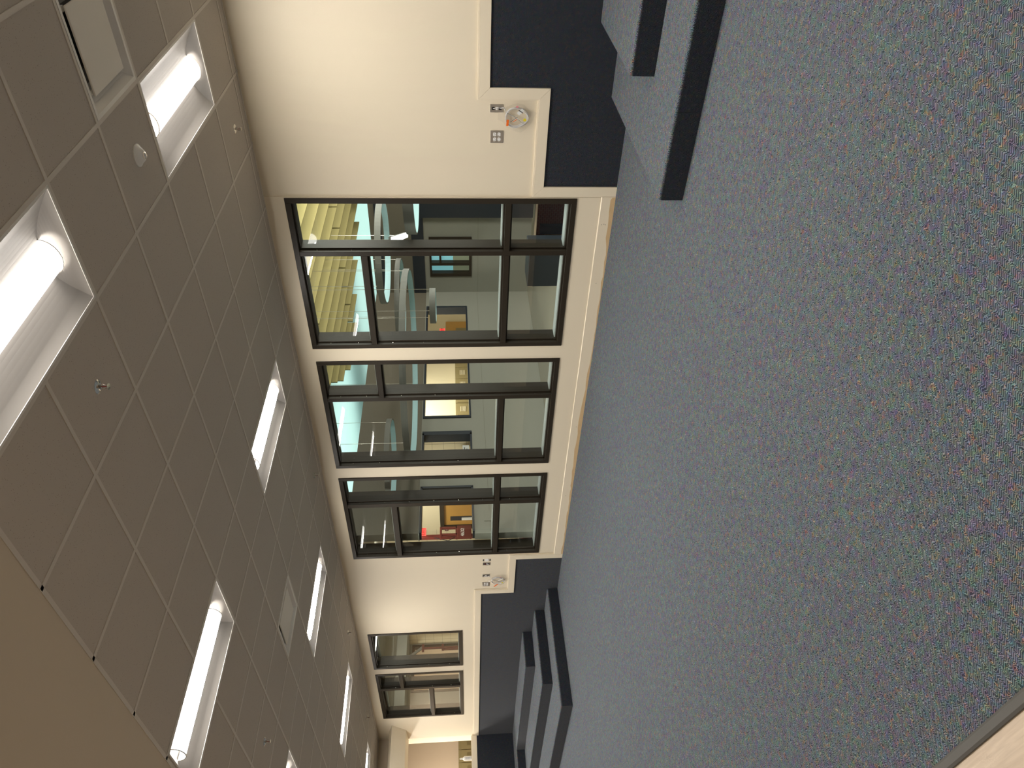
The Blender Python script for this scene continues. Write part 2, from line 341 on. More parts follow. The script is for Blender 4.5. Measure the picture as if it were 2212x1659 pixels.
# base board under the tall windows, with the bare wood strip the old carpet left
mb = MB(); mb.box(-9.085, -3.21, YB-.011, YB+.001, 0, .13); mb.prism([(-9.085, YB-.012, .13), (-9.085, YB-.006, .137), (-9.085, YB, .137), (-9.085, YB, .13)], (5.875, 0, 0))
bb = struct(mb.build('baseboard_front', 'trim'))
pts = []; x = -9.08
while x < -3.215: pts.append((x, YB-.0118, .012+.016*random.random()+.012*math.sin(x*1.7)+(.012 if x < -6 or x > -3.7 else .004))); x += .06+.08*random.random()
o = MB().prism([(-9.08, YB-.0118, 0), ] + pts + [(-3.215, YB-.0118, .03), (-3.215, YB-.0118, 0)], (0, .001, 0)).build('unpainted_edge', 'rawwood', bb); o['label'] = 'ragged strip of bare wood along the floor'
mb = MB()
for dx, z in ((-3.51, .098), (-3.505, .075), (-3.51, .06), (-4.2, .07), (-6.35, .065), (-7.7, .075)): mb.box(dx, dx+.008, YB-.0118, YB-.010, z, z+.005)
mb.build('nail_marks', 'ink', bb)

# left knee wall with carpet, cap and the bulkhead over the opening; right wall
lw = struct(MB().box(XL-.12, XL, YC, YW-.001, 0, 1.36).build('wall_left', 'cream'))
o = MB().box(XL-.001, XL+.009, YC, YW-.012, 0, 1.262).build('carpet_covering', 'wcarpet_y', lw); o['label'] = 'dark blue grey loop carpet'
struct(MB().box(XL-.14, XL+.02, YC, YW-.022, 1.262, 1.378).build('trim_4', 'trim', bevel=.004))
struct(MB().box(XL-.12, XL, YC, YW-.001, 3.06, H+.02).build('wall_left_upper', 'gyp'))
bk = MB().prism([(XL-.09, YW-.001, 3.06), (-15.21, YW-.001, 3.06), (-14.91, YW-.001, 2.98), (-15.18, YW-.001, 2.715), (XL-.09, YW-.001, 2.69)], (0, -(YW-YC), 0)).build('trim_5', 'cream'); struct(bk)
struct(MB().box(XR, XR+.15, -5, YW, 0, H).build('wall_right', 'cream'))
o = MB().box(XR-.009, XR, YC, YW-.01, 0, CZ2).build('wall_right_carpet', 'wcarpet_y'); struct(o)
struct(MB().box(-17, 5, -5.15, -5, 0, H).build('wall_back', 'taupe'))
struct(MB().box(-17.1, -17, -5, YC, 0, H).build('wall_back_side', 'taupe'))

# ------------------------------------------------------------------ ceiling with inlaid grid
XI0, XI1 = -22, 9
LX = [6, 1, -4, -9, -14, -19]; LIGHTS = [(i, j) for i in LX for j in (2, -2)]
DIFF = [(2, 1), (-7, 1)]
holes = {(i, j+k) for i, j in LIGHTS for k in (0, 1)} | set(DIFF)
mb = MB(); g = MB(); tz = H+.004
xs = lambda i: min(max(GX+i*S, XL), XR); ys = lambda j: min(max(GY+j*S, YC), YW)
jl = list(range(-3, 6))
for i in range(XI0, XI1+1):
    for j in jl:
        if (i, j) in holes: continue
        x0, x1, y0, y1 = xs(i), xs(i+1), ys(j), ys(j+1)
        if x1-x0 < .01 or y1-y0 < .004: continue
        if j == -2: y0 = YC
        mb.box(x0, x1, y0, y1, tz, tz+.016)
ce = struct(mb.build('ceiling', 'tile'))
hw = .0115
for i in range(XI0, XI1+1):      # runners along Y, left out inside the 2x4 lights
    x = GX+i*S
    if XL < x < XR: g.box(x-hw, x+hw, YC, YW, H, tz+.001)
for j in range(-1, 6):
    y = GY+j*S
    if not (YC < y < YW): continue
    for i in range(XI0-1, XI1+1):
        x0, x1 = xs(i), xs(i+1)
        if x1-x0 < .05: continue
        if any(i == li and j == lj+1 for li, lj in LIGHTS): continue
        g.box(x0+hw, x1-hw, y-hw, y+hw, H, tz+.001)
g.box(XL, XR, YC, YC+.026, H, tz+.001); g.box(XL, XR, YW-.034, YB, H, tz+.001); g.box(XL, XL+.022, YC, YB, H, tz+.001)
o = g.build('ceiling_grid', 'grid', ce); o['label'] = 'painted metal bars holding the ceiling tiles'
struct(MB().box(-17, 5, -5, YC, H-.003, H+.1).build('ceiling_gypsum', 'gyp'))
struct(MB().box(-17, 5, YC-.004, YC, H-.006, H+.02).build('trim_6', 'grid'))
struct(MB().box(XL-.12, XR+.2, YC, YO, H+.30, H+.34).build('ceiling_upper', 'duct'))

# ------------------------------------------------------------------ recessed 2x4 lights
def make_light(loc):
    L = empty('ceiling_light', loc, 'x', 'ceiling light', 'long recessed ceiling lights')
    a, bb_ = S/2-.012, S-.012      # half width (x), half length (y)
    h = MB(); h.box(-a, a, -bb_, bb_, .10, .105); h.box(-a-.002, -a, -bb_, bb_, .0, .105); h.box(a, a+.002, -bb_, bb_, 0, .105); h.box(-a, a, -bb_-.002, -bb_, 0, .105); h.box(-a, a, bb_, bb_+.002, 0, .105)
    e = .01; h.box(-a, -a+e, -bb_, bb_, .0, .004); h.box(a-e, a, -bb_, bb_, 0, .004); h.box(-a, a, -bb_, -bb_+e, 0, .004); h.box(-a, a, bb_-e, bb_, 0, .004)
    def add(o): o.parent = L; o.matrix_parent_inverse = Matrix(); return o
    add(h.build('housing', 'fixedge'))
    for sx in (-1, 1):
        r = MB(); n = 8; P = []
        for k in range(n+1):
            t = k/n; P.append((sx*(a-e-(a-e-.085)*t), .003+.075*math.sin(t*PI/2)))
        for k in range(n): e0, e1 = bb_-e-.10*k/n, bb_-e-.10*(k+1)/n; r.face([(P[k][0], -e0, P[k][1]), (P[k+1][0], -e1, P[k+1][1]), (P[k+1][0], e1, P[k+1][1]), (P[k][0], e0, P[k][1])])
        add(r.build('reflector', 'fix', smooth=True))
    for sy in (-1, 1):
        r = MB(); P = []
        n = 10
        for k in range(n+1):
            t = k/n; P.append(t)
        # sloping end plate between both reflectors
        top = [(-.085, sy*(bb_-.11), .078), (.085, sy*(bb_-.11), .078)]
        left = [(-(a-e-(a-e-.085)*t), sy*(bb_-e-(.10)*t), .003+.075*math.sin(t*PI/2)) for t in P]
        right = [(-p[0], p[1], p[2]) for p in left]
        for k in range(n): r.face([left[k], left[k+1], right[k+1], right[k]])
        add(r.build('end_plate', 'fix'))
        # rim of the lens
        q = MB(); R = .088; n2 = 10; yy = sy*(bb_-.108)
        for k in range(n2):
            a0, a1 = PI*k/n2, PI*(k+1)/n2
            c = lambda an, rr: (rr*math.cos(an), yy, .078-rr*.80*math.sin(an))
            q.prism([c(a0, R+.003), c(a1, R+.003), c(a1, R-.004), c(a0, R-.004)], (0, -sy*.006, 0))
        add(q.build('lens_rim', 'steel'))
    l = MB(); R = .084; n = 12
    for k in range(n):
        a0, a1 = PI*k/n, PI*(k+1)/n; l.cur = 0 if k in (5, 6) else 1
        hot = l.cur == 0; c = lambda an, yy: (R*math.cos(an), yy, .078-.8*R*math.sin(an)); yl = bb_-.114
        for (p, q, mi) in ((-yl, -yl+.10, 1), (-yl+.10, yl-.10, 0 if hot else 1), (yl-.10, yl, 1)):
            l.cur = mi; l.face([c(a0, p), c(a1, p), c(a1, q), c(a0, q)])
    add(l.build('lens', ['lens', 'lensside']))
    return L
def lloc(i, j): return (GX+(i+.5)*S, GY+(j+1)*S, H-.001)
LL = {(1, 2): 'recessed ceiling light between the near air diffuser and the wall, next to the round sensor',
      (1, -2): 'largest recessed ceiling light, cut by the photo edge, nearest the camera',
      (-4, 2): 'recessed ceiling light in the row by the windows, above the first pier between tall windows',
      (-4, -2): 'recessed ceiling light beside the plain soffit, touching the ceiling edge',
      (-9, 2): 'recessed ceiling light between the far air diffuser and the third tall window',
      (-9, -2): 'recessed ceiling light past the far air diffuser, away from the windows, mostly cut off',
      (-14, 2): 'slim recessed ceiling light near the pair of small windows',
      (-19, 2): 'farthest recessed ceiling light, by the far bulkhead',
      (-14, -2): 'recessed ceiling light of the soffit side row, outside the picture',
      (-19, -2): 'recessed ceiling light of the soffit side row, outside the picture',
      (6, 2): 'recessed ceiling light at the near end of the window row, outside the picture',
      (6, -2): 'recessed ceiling light at the near end of the window row, outside the picture'}
L0 = make_light(lloc(*LIGHTS[0])); L0['label'] = LL[LIGHTS[0]]
for ij in LIGHTS[1:]: dup(L0, lloc(*ij), LL[ij])
# same lights over the wood floor side, set in the gypsum ceiling (behind the camera, added to light the riser faces)
for k, x in enumerate((-12, -7, -2)):
    o = dup(L0, (x, -2.0, H-.075), 'added long ceiling light behind the camera over the pale wood floor', 'added ceiling lights over the wood floor')

# ------------------------------------------------------------------ plaque air diffusers
def make_diff(loc):
    D = empty('air_diffuser', loc, 'x', 'air diffuser', 'square ceiling air diffusers')
    def add(o): o.parent = D; o.matrix_parent_inverse = Matrix(); return o
    a = S/2-.012; f = MB()
    for s0, s1, z0, z1 in ((a, a-.022, 0, .002),):
        pass
    def ring(mb, r0, z0, r1, z1):
        c0 = [(-r0, -r0, z0), (r0, -r0, z0), (r0, r0, z0), (-r0, r0, z0)]; c1 = [(-r1, -r1, z1), (r1, -r1, z1), (r1, r1, z1), (-r1, r1, z1)]
        for k in range(4): j = (k+1) % 4; mb.face([c0[k], c0[j], c1[j], c1[k]])
    ring(f, a, .0, a-.022, .0); ring(f, a-.022, 0, a-.05, .035); ring(f, a-.05, .035, a-.11, .085)
    add(f.build('frame', 'fixedge'))
    c = MB(); ring(c, a-.11, .085, .13, .11); add(c.build('back_pan', 'duct'))
    k = MB(); k.lathe([(.125, .11), (.125, .28)], seg=28); add(k.build('duct_collar', 'black', smooth=True))
    for sx in (-1, 1):
        for sy in (-1, 1):
            b_ = MB(); b_.box(sx*.19-.012, sx*.19+.012, sy*.19-.012, sy*.19+.012, .03, .08); add(b_.build('bracket', 'fixedge'))
    p = MB(); p.box(-.205, .205, -.205, .205, .010, .020); add(p.build('plaque', 'plaque', bevel=.003))
    return D
dl = lambda i, j: (GX+(i+.5)*S, GY+(j+.5)*S, H-.001)
d0 = make_diff(dl(*DIFF[0])); d0['label'] = 'large square air diffuser with hanging white plaque at the near corner of the ceiling'
dup(d0, dl(*DIFF[1]), 'small distant square air diffuser with white plaque beside the windows side row of lights')

# ------------------------------------------------------------------ sprinklers and sensor
def make_spr(loc):
    D = empty('fire_sprinkler', loc, 'x', 'sprinkler', 'pendent fire sprinklers in the ceiling')
    def add(o): o.parent = D; o.matrix_parent_inverse = Matrix(); return o
    e = MB(); e.lathe([(.037, .003), (.037, -.001), (.030, -.006), (.020, -.009), (.014, -.004)], seg=24); add(e.build('escutcheon', 'chrome', smooth=True))
    b_ = MB(); b_.lathe([(.011, 0), (.011, -.018), (.008, -.02)], seg=12); add(b_.build('body', 'chrome', smooth=True))
    y = MB()
    for sx in (-1, 1): y.tube([(sx*.008, 0, -.018), (sx*.014, 0, -.028), (sx*.010, 0, -.040), (0, 0, -.046)], .0022)
    add(y.build('yoke', 'chrome'))
    t = MB(); t.lathe([(.003, -.018), (.003, -.042)], seg=8); add(t.build('bulb', 'redtxt'))
    d = MB(); d.lathe([(.004, -.045), (.016, -.049), (.017, -.0505), (.004, -.051)], seg=14); add(d.build('deflector', 'chrome'))
    return D
sp = [(-2.42, 5.788, 'chrome sprinkler near the wall beside the end of the second largest ceiling light'),
      (-2.426, 2.705, 'largest chrome sprinkler, in a tile beside the nearest ceiling light'),
      (-6.742, 5.83, 'small sprinkler near the wall above the gap between the second and third tall windows'),
      (-6.652, 2.68, 'small dark sprinkler away from the wall, between two ceiling lights of the soffit row'),
      (-10.378, 5.756, 'tiny sprinkler above the wall of the far outlets, before the small windows'),
      (-13.344, 5.705, 'tiniest and farthest sprinkler, above the divided small window')]
s0 = make_spr((sp[0][0], sp[0][1], H+.004)); s0['label'] = sp[0][2]
for x, y, l in sp[1:]: dup(s0, (x, y, H+.004), l)
D = empty('ceiling_sensor', (-1.80, 3.932, H+.004), 'round white cone shaped ceiling sensor in a tile between diffuser and light', 'sensor')
e = MB(); e.lathe([(.062, .001), (.062, -.006), (.052, -.012), (.030, -.034), (.022, -.036)], (-1.8, 3.932, H+.004), 30); e.build('base', 'white', D, smooth=True)
e = MB(); e.lathe([(.02, -.034), (.019, -.040), (.012, -.046), (.004, -.048)], (-1.8, 3.932, H+.004), 20); e.build('sensor_lens', 'steel', D, smooth=True)

# ------------------------------------------------------------------ windows
BW = .052
def window(n, rect, vm=None, rbars=(), lbars=()):
    x0, x1, z0, z1 = rect; yf = YB-.012 if n <= 3 else YW-.012; yb = YO+.012
    W_ = empty('window_%d' % n, ((x0+x1)/2, YW, z0)); struct(W_)
    f = MB(); wx = BW
    f.box(x0, x0+wx, yf, yb, z0, z1); f.box(x1-wx, x1, yf, yb, z0, z1); f.box(x0+wx, x1-wx, yf, yb, z0, z0+wx); f.box(x0+wx, x1-wx, yf, yb, z1-wx, z1)
    f.build('window_frame', 'bronze', W_, bevel=.002)
    cols = [(x0+wx, x1-wx, ())]
    if vm:
        MB().box(vm[0], vm[1], yf+.002, yb-.002, z0+wx, z1-wx).build('mullion', 'bronze', W_, bevel=.002)
        cols = [(x0+wx, vm[0], lbars), (vm[1], x1-wx, rbars)]
    gy = YW+.055
    for ci, (a, b_, bars) in enumerate(cols):
        for (p, q) in bars: MB().box(a, b_, yf+.002, yb-.002, p, q).build('transom', 'bronze', W_, bevel=.002)
        lv = [z0+wx]
        for p, q in sorted(bars): lv += [p, q]
        lv.append(z1-wx)
        for k in range(0, len(lv), 2):
            p, q = lv[k], lv[k+1]
            MB().box(a, b_, gy, gy+.006, p, q).build('glass_pane', 'glass', W_)
            s = MB(); d = .016
            s.box(a, a+d, gy-.03, gy-.001, p, q); s.box(b_-d, b_, gy-.03, gy-.001, p, q); s.box(a+d, b_-d, gy-.03, gy-.001, p, p+d); s.box(a+d, b_-d, gy-.03, gy-.001, q-d, q)
            st_ = s.build('glazing_stop', 'bronze', W_, bevel=.002)
            MB().box(a+.001, b_-.001, gy+.008, yb-.004, p, p+.024).build('pale_bead', 'bead', W_)
            m_ = max(2, int((q-p)/.33))
            for t in range(m_):
                zz = p+(q-p)*(t+.5)/m_
                sc = MB(); sc.lathe([(.004, 0), (.003, .002)], (a+.0015, gy-.045, zz), 8, Matrix(((0, 0, 1), (0, 1, 0), (-1, 0, 0)))); sc.build('screw', 'chrome', st_)
    return W_
window(1, WIN[0], (-3.857, -3.806), [(.998, 1.055)], [(.998, 1.055), (2.411, 2.466)])
window(2, WIN[1], (-5.840, -5.786), [(2.40, 2.457)], [(.990, 1.048)])
window(3, WIN[2], (-7.835, -7.765), [(.993, 1.055)], [(.993, 1.055), (2.395, 2.462)])
window(4, WIN[3])
window(5, WIN[4], (-13.352, -13.275), [(2.635, 2.697)], [(2.098, 2.162)])

# ------------------------------------------------------------------ carpeted seating tiers
RISE = .167
def tier(name, k, pts, label):
    z1 = RISE*k; t = empty(name, (pts[1][0], pts[1][1], 0), label, 'carpeted step')
    e = .001; body = MB()      # three runs of the riser under one tread: left side, front, right side
    if len(pts) == 8:
        (a, _), (_, f), (b_, _), (_, n_), (b2, _), (_, f2), (a2, _), _ = pts
        runs = [(a2, a, f, yb), (b_, a2, f, f2), (b2, b_, n_, f2)]
    else:
        (a, _), (_, f), (b_, _), (_, n_), (b2, _), _ = pts
        runs = [(b_, a, f, yb), (b2, b_, n_, yb)]
    for x0, x1, y0, y1 in runs: body.box(min(x0, x1)+e, max(x0, x1)-e, y0+e, y1, 0, z1-.02)
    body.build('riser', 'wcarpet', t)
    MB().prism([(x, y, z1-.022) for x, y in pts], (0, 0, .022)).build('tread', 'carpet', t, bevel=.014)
F = [4.31, 4.93, 5.555]; XS_ = [-10.05, -10.69, -11.38]; XE = [-13.60, -14.23, -14.85]
yb = YW-.011; yn = YC+.4
for k in range(3):
    pts = [(XS_[k], yb), (XS_[k], F[k]), (XE[k], F[k]), (XE[k], yn)]
    g = .003; pts += [(XE[k+1]+g, yn), (XE[k+1]+g, F[k+1]-g), (XS_[k+1]+g, F[k+1]-g), (XS_[k+1]+g, yb)] if k < 2 else [(XL+.01, yn), (XL+.01, yb)]
    tier('carpeted_tier', k+1, pts, ['lowest and widest carpeted step of the far tiers, on the floor', 'middle carpeted step of the far tiers', 'top carpeted step of the far tiers, against the wall'][k])
FX = [-2.275, -1.675, -1.03]; EX = [1.28, 1.90, 2.52]; FR = [4.325, 4.945, 5.57]
for k in range(3):
    pts = [(FX[k], yb), (FX[k], FR[k]), (EX[k], FR[k]), (EX[k], yn)]
    g = .003; pts += [(EX[k+1]-g, yn), (EX[k+1]-g, FR[k+1]-g), (FX[k+1]-g, FR[k+1]-g), (FX[k+1]-g, yb)] if k < 2 else [(XR-.01, yn), (XR-.01, yb)]
    tier('carpeted_tier', k+1, pts, ['longest lowest carpeted step of the near tiers, in the foreground', 'second carpeted step of the near tiers, in front of the higher wall carpet', 'third carpeted step of the near tiers, outside the picture'][k])

# ------------------------------------------------------------------ wall plates
def outlet(x, z, label, w_=.115, h_=.117):
    t = empty('power_outlet', (x, YW, z), label, 'power outlet')
    MB().box(x-w_/2, x+w_/2, YW-.006, YW, z-h_/2, z+h_/2).build('cover_plate', 'steel', t, bevel=.002)
    for dx in (-.023, .023):
        for dz in (-.0195, .0195):
            w1 = MB(); w1.prism([(x+dx+max(-.0165, min(.0165, .019*math.cos(2*PI*k/20))), YW-.009, z+dz+.0145*math.sin(2*PI*k/20)) for k in range(20)], (0, .004, 0))
            r = w1.build('receptacle', 'white', t)
            for ax, bx, az, bz in ((-.0078, -.0053, -.001, .008), (.0053, .0078, -.001, .007), (-.0022, .0022, -.010, -.006)):
                MB().box(x+dx+ax, x+dx+bx, YW-.0098, YW-.008, z+dz+az, z+dz+bz).build('slot', 'ink', r)
outlet(-2.635, 1.153, 'steel outlet plate with four white sockets under the near plain wall')
outlet(-9.855, 1.147, 'small steel outlet plate with four white sockets beside the far stepped trim')
def dataplate(x, z, label):
    t = empty('data_plate', (x, YW, z), label, 'data plate')
    MB().box(x-.036, x+.036, YW-.006, YW, z-.058, z+.058).build('cover_plate', 'steel', t, bevel=.002)
    for dz in (-.03, .03): MB().box(x-.012, x+.012, YW-.009, YW-.005, z+dz-.012, z+dz+.012).build('jack_insert', 'black', t)
    MB().box(x-.012, x+.012, YW-.008, YW-.005, z-.009, z+.009).build('centre_insert', 'white', t)
    for dz in (-.047, .047):
        sc = MB(); sc.lathe([(.004, 0), (.003, .002)], (x, YW-.006, z+dz), 10, Matrix(((1, 0, 0), (0, 0, -1), (0, 1, 0)))); sc.build('screw', 'chrome', t)
dataplate(-2.382, 1.160, 'steel data plate with white cables plugged in, above the near bagged cable coil')
dataplate(-9.615, 1.150, 'steel data plate above the far bagged cable coil')
t = empty('blank_plate', (-9.205, YW, 1.145), 'white blank plate with dark clips above and below, nearest the third tall window', 'wall plate')
MB().box(-9.235, -9.175, YW-.006, YW, 1.115, 1.172).build('cover_plate', 'white', t, bevel=.002)
for z in (1.094, 1.193): MB().box(-9.228, -9.182, YW-.004, YW, z-.009, z+.009).build('clip', 'ink', t, bevel=.001)
t = empty('open_wall_box', (-9.30, YW, 1.145), 'open wall box with red and white wires between blank plate and data plate', 'wall box')
f = MB(); f.box(-9.335, -9.265, YW-.004, YW, 1.088, 1.100); f.box(-9.335, -9.265, YW-.004, YW, 1.192, 1.204); f.box(-9.335, -9.325, YW-.004, YW, 1.10, 1.192); f.box(-9.275, -9.265, YW-.004, YW, 1.10, 1.192); f.build('box_rim', 'steel', t)
MB().box(-9.325, -9.275, YW-.001, YW+.0, 1.10, 1.192).build('box_interior', 'ink', t)
for c, z0_ in (('redtxt', 1.165), ('cable', 1.145), ('cable', 1.125)):
    MB().tube([(-9.32, YW-.003, z0_), (-9.305, YW-.010, z0_-.01), (-9.29, YW-.009, z0_+.006), (-9.28, YW-.003, z0_)], .004).build('wire', c, t)

# ------------------------------------------------------------------ bags of coiled cable hanging from the data plates
def cable_bag(x, z, xp, zp, lab, s=1.0, flip=1, tagw='orange'):
    t = empty('bagged_cable_coil', (x, YW-.03, z), lab, 'cable coil')
    yc = YW-.028
    loops = MB()
    for k, (rx, rz, dx, dz, dy) in enumerate(((.080, .098, 0, 0, 0), (.077, .094, .004, .003, .006), (.083, .100, -.002, -.003, -.006), (.074, .092, .002, -.006, .003))):
        loops.tube([(x+dx+s*rx*math.cos(a)+.01*s*math.sin(2*a), yc+dy+.004*math.sin(3*a+k), z+dz+s*rz*math.sin(a)) for a in [2*PI*q/40 for q in range(40)]], .0032, 6, True)
    loops.build('cable_loops', 'cable', t, smooth=True)
    lp2 = MB(); lp2.tube([(x+s*.086*math.cos(a), yc+.004, z-.002+s*.102*math.sin(a)) for a in [2*PI*q/40 for q in range(40)]], .0028, 6, True); lp2.build('grey_cable_loop', 'cablep', t, smooth=True)
    lead = MB()
    for dz in (.03, -.03): lead.tube([(xp, YW-.008, zp+dz), (xp+flip*.01, YW-.03, zp+dz-.012), (xp+flip*.02, YW-.035, zp-.06), (x+flip*.04, yc, z+s*.09), (x+flip*.01, yc-.004, z+s*.02), (x-flip*.05*s, yc-.004, z-s*.06)], .0032, 6)
    lead.build('cable_lead', 'cable', t, smooth=True)
    # crumpled clear bag: front and back sheets
    rnd = random.Random(int(abs(x)*10)); bag = MB()
    outline = [(-.02, .165), (.035, .165), (.055, .12), (.10, .085), (.125, .0), (.115, -.06), (.06, -.115), (.045, -.185), (.02, -.16), (-.05, -.13), (-.10, -.09), (-.135, -.04), (-.115, .03), (-.085, .09), (-.04, .12)]
    for sgn, yoff in ((-1, -.02), (1, .014)):
        rings = []
        for r in (1, .78, .55, .3, .08):
            rings.append([(x+s*px*r, yc+(yoff*(1-r**3)+rnd.uniform(-.004, .004) if r < 1 else 0), z+s*pz*r) for px, pz in outline])
        for a in range(4):
            for k in range(len(outline)):
                j = (k+1) % len(outline); bag.face([rings[a][k], rings[a][j], rings[a+1][j], rings[a+1][k]])
        bag.face(rings[4])
    bag.build('clear_bag', 'bag', t)
    # tags
    def card(name, cx, cz, w_, h_, ang, m_, y=yc-.024):
        ca, sa = math.cos(ang), math.sin(ang); P = [(cx+ca*px-sa*pz, y, cz+sa*px+ca*pz) for px, pz in ((-w_/2, -h_/2), (w_/2, -h_/2), (w_/2, h_/2), (-w_/2, h_/2))]
        return MB().prism(P, (0, .0012, 0)).build(name, m_, t)
    return t, card, yc
t, card, yc = cable_bag(-2.452, .985, -2.382, 1.16, 'clear bag with white cable coil, orange tag and bar code hanging on the near wall')
card('orange_tag', -2.490, 1.065, .020, .055, PI/2*.95, 'orange'); card('label_card', -2.392, .955, .030, .060, .7, 'whitep')
for k in range(6): card('bar_code', -2.398+.0052*k*.7, .938+.0062*k, .018, .0035, .7, 'ink', yc-.0255)
st = MB(); st.lathe([(.014, 0), (.014, .001)], (-2.462, .915, 0), 18); 
st2 = MB(); st2.prism([(-2.462+.014*math.cos(a), yc-.026, .915+.014*math.sin(a)) for a in [2*PI*q/18 for q in range(18)]], (0, .001, 0)); st2.build('yellow_sticker', 'yellow', t)
card('red_print', -2.468, 1.0, .006, .04, .6, 'orange'); card('ink_line', -2.46, 1.01, .003, .08, .62, 'ink')
p2 = MB(); p2.prism([(-2.350+.009*math.cos(a), yc-.02, .985+.012*math.sin(a)) for a in [2*PI*q/14 for q in range(14)]], (0, .001, 0)); p2.build('pink_cap', 'pink', t)
t, card, yc = cable_bag(-9.735, .965, -9.615, 1.15, 'clear bag with white cable coil and long orange tag by the far stepped trim', s=1.0, flip=1)
card('orange_tag', -9.83, .995, .020, .085, -.75+PI/2, 'orange'); card('label_card', -9.68, .93, .016, .10, .7, 'whitep'); card('ink_line', -9.72, .96, .004, .05, -.6, 'ink')
st2 = MB(); st2.prism([(-9.75+.014*math.cos(a), yc-.026, .895+.014*math.sin(a)) for a in [2*PI*q/18 for q in range(18)]], (0, .001, 0)); st2.build('yellow_sticker', 'yellow', t)
p2 = MB(); p2.prism([(-9.61+.009*math.cos(a), yc-.02, .925+.009*math.sin(a)) for a in [2*PI*q/14 for q in range(14)]], (0, .001, 0)); p2.build('pink_cap', 'pink', t)

# ------------------------------------------------------------------ bottle on the knee wall
t = empty('plastic_bottle', (-15.625, 5.735, 1.378), 'white plastic bottle with a printed label standing on the far ledge', 'bottle')
b_ = MB(); b_.lathe([(.040, 0), (.044, .006), (.044, .135), (.040, .155), (.020, .185), (.015, .195), (.015, .215)], (-15.625, 5.735, 1.378), 24); b_.build('body', 'white', t, smooth=True)
b_ = MB(); b_.lathe([(.018, .212), (.018, .232), (.008, .236), (.006, .252)], (-15.625, 5.735, 1.378), 16); b_.build('cap', 'white', t, smooth=True)
lb = MB()
for k in range(5): 
    z = 1.378+.045+.016*k
    lb.box(-15.581, -15.5802, 5.715, 5.715+.03-.004*(k % 2), z, z+.006)
lb.build('label_print', 'cablep', t)

# ------------------------------------------------------------------ locker room beyond the knee wall
struct(MB().box(-19.55, -19.4, 0, 9.2, 0, 3.6).build('wall_locker_room', 'pinkwall'))
struct(MB().box(-19.4, -15.75, 0, 9.2, -.05, -.003).build('floor_locker_room', 'hallfloor'))
struct(MB().box(-19.4, XL-.12, 0, 9.2, H+.02, H+.06).build('ceiling_locker_room', 'cream'))
struct(MB().box(-19.4, -16.3, 9.0, 9.2, 0, 3.3).build('wall_locker_room_end', 'pinkwall'))
struct(MB().box(-19.4, XL-.12, -.1, 0, 0, 3.3).build('wall_locker_room_near', 'pinkwall'))
def make_locker(y):
    t = empty('locker', (-19.195, y, 0), 'x', 'locker', 'olive lockers beyond the far ledge')
    def add(o): o.parent = t; o.matrix_parent_inverse = Matrix(); return o
    add(MB().box(-.19, .19, -.152, .152, 0, 1.67).build('cabinet', 'olive'))
    d = MB().box(.19, .205, -.143, .143, .06, 1.60).build('door', 'olive', bevel=.003); add(d)
    for z0 in (1.36, .25):
        for k in range(6): 
            v = MB(); v.box(.205, .212, -.065, .065, z0+.018*k, z0+.008+.018*k); o = v.build('louver', 'olive'); o.parent = d; o.matrix_parent_inverse = Matrix()
    hnd = MB(); hnd.box(.205, .222, -.11, -.09, .95, 1.08); o = hnd.build('handle', 'steel'); o.parent = d; o.matrix_parent_inverse = Matrix()
    return t
ys_l = [7.35-.31*k for k in range(6)]
k0 = make_locker(ys_l[0]); k0['label'] = 'olive locker farthest along the wall beyond the ledge, half behind the wall end'
LB = ['olive locker second from the wall end beyond the ledge', 'olive locker beyond the ledge, behind and left of the white bottle, at the photo edge']
for k, y in enumerate(ys_l[1:]): dup(k0, (-19.195, y, 0), LB[k] if k < 2 else 'olive locker beyond the far ledge, outside the picture')

# ------------------------------------------------------------------ corridor behind the small windows
struct(MB().box(-16.45, XL-.01, YO+.02, YO+.16, 0, 3.3).build('wall_corridor_end', 'cream'))
mb = MB(); wallgrid(mb, 'X', -16.3, -16.2, YO+.16, 9.0, 0, 3.3, [(7.42, 8.57, 1.15, 2.72)]); struct(mb.build('wall_corridor_left', 'gray'))
f = MB(); f.box(-16.32, -16.18, 7.42, 7.47, 1.15, 2.72); f.box(-16.32, -16.18, 8.52, 8.57, 1.15, 2.72); f.box(-16.32, -16.18, 7.47, 8.52, 2.66, 2.72); f.box(-16.32, -16.18, 7.47, 8.52, 1.15, 1.21); struct(f.build('trim_7', 'bronze'))
DX0, DX1, DZ = -11.62, -10.60, 1.90
mb = MB(); wallgrid(mb, 'Y', 8.6, 8.7, -16.2, -8.94, 0, 3.1, [(DX0, DX1, 0, DZ)]); struct(mb.build('wall_corridor_back', 'hallcream'))
mb = MB()
for z in [.2*k for k in range(1, 15)]: mb.box(-16.2, DX0-.05, 8.598, 8.6, z-.002, z+.002); mb.box(DX1+.05, -8.95, 8.598, 8.6, z-.002, z+.002)
for k, x in enumerate([-16.0+.4*q for q in range(18)]):
    if not (DX0-.1 < x < DX1+.1): mb.box(x-.002, x+.002, 8.598, 8.6, 0, 3.0)
struct(mb.build('trim_8', 'taupe'))
struct(MB().box(-16.2, -8.95, YO, 8.6, 3.0, 3.05).build('ceiling_corridor', 'gray'))
struct(MB().box(-16.2, -8.94, YO, 13.6, -.05, -.004).build('floor_corridor', 'hallfloor'))
d1 = empty('door_1', (-11.1, 8.64, 0)); struct(d1)
MB().box(DX0+.06, DX1-.06, 8.62, 8.66, .01, DZ-.06).build('door_leaf', 'oak', d1)
f = MB(); f.box(DX0-.02, DX0+.06, 8.57, 8.7, 0, DZ); f.box(DX1-.06, DX1+.02, 8.57, 8.7, 0, DZ); f.box(DX0-.02, DX1+.02, 8.57, 8.7, DZ-.06, DZ+.02); f.build('door_frame', 'bronze', d1)
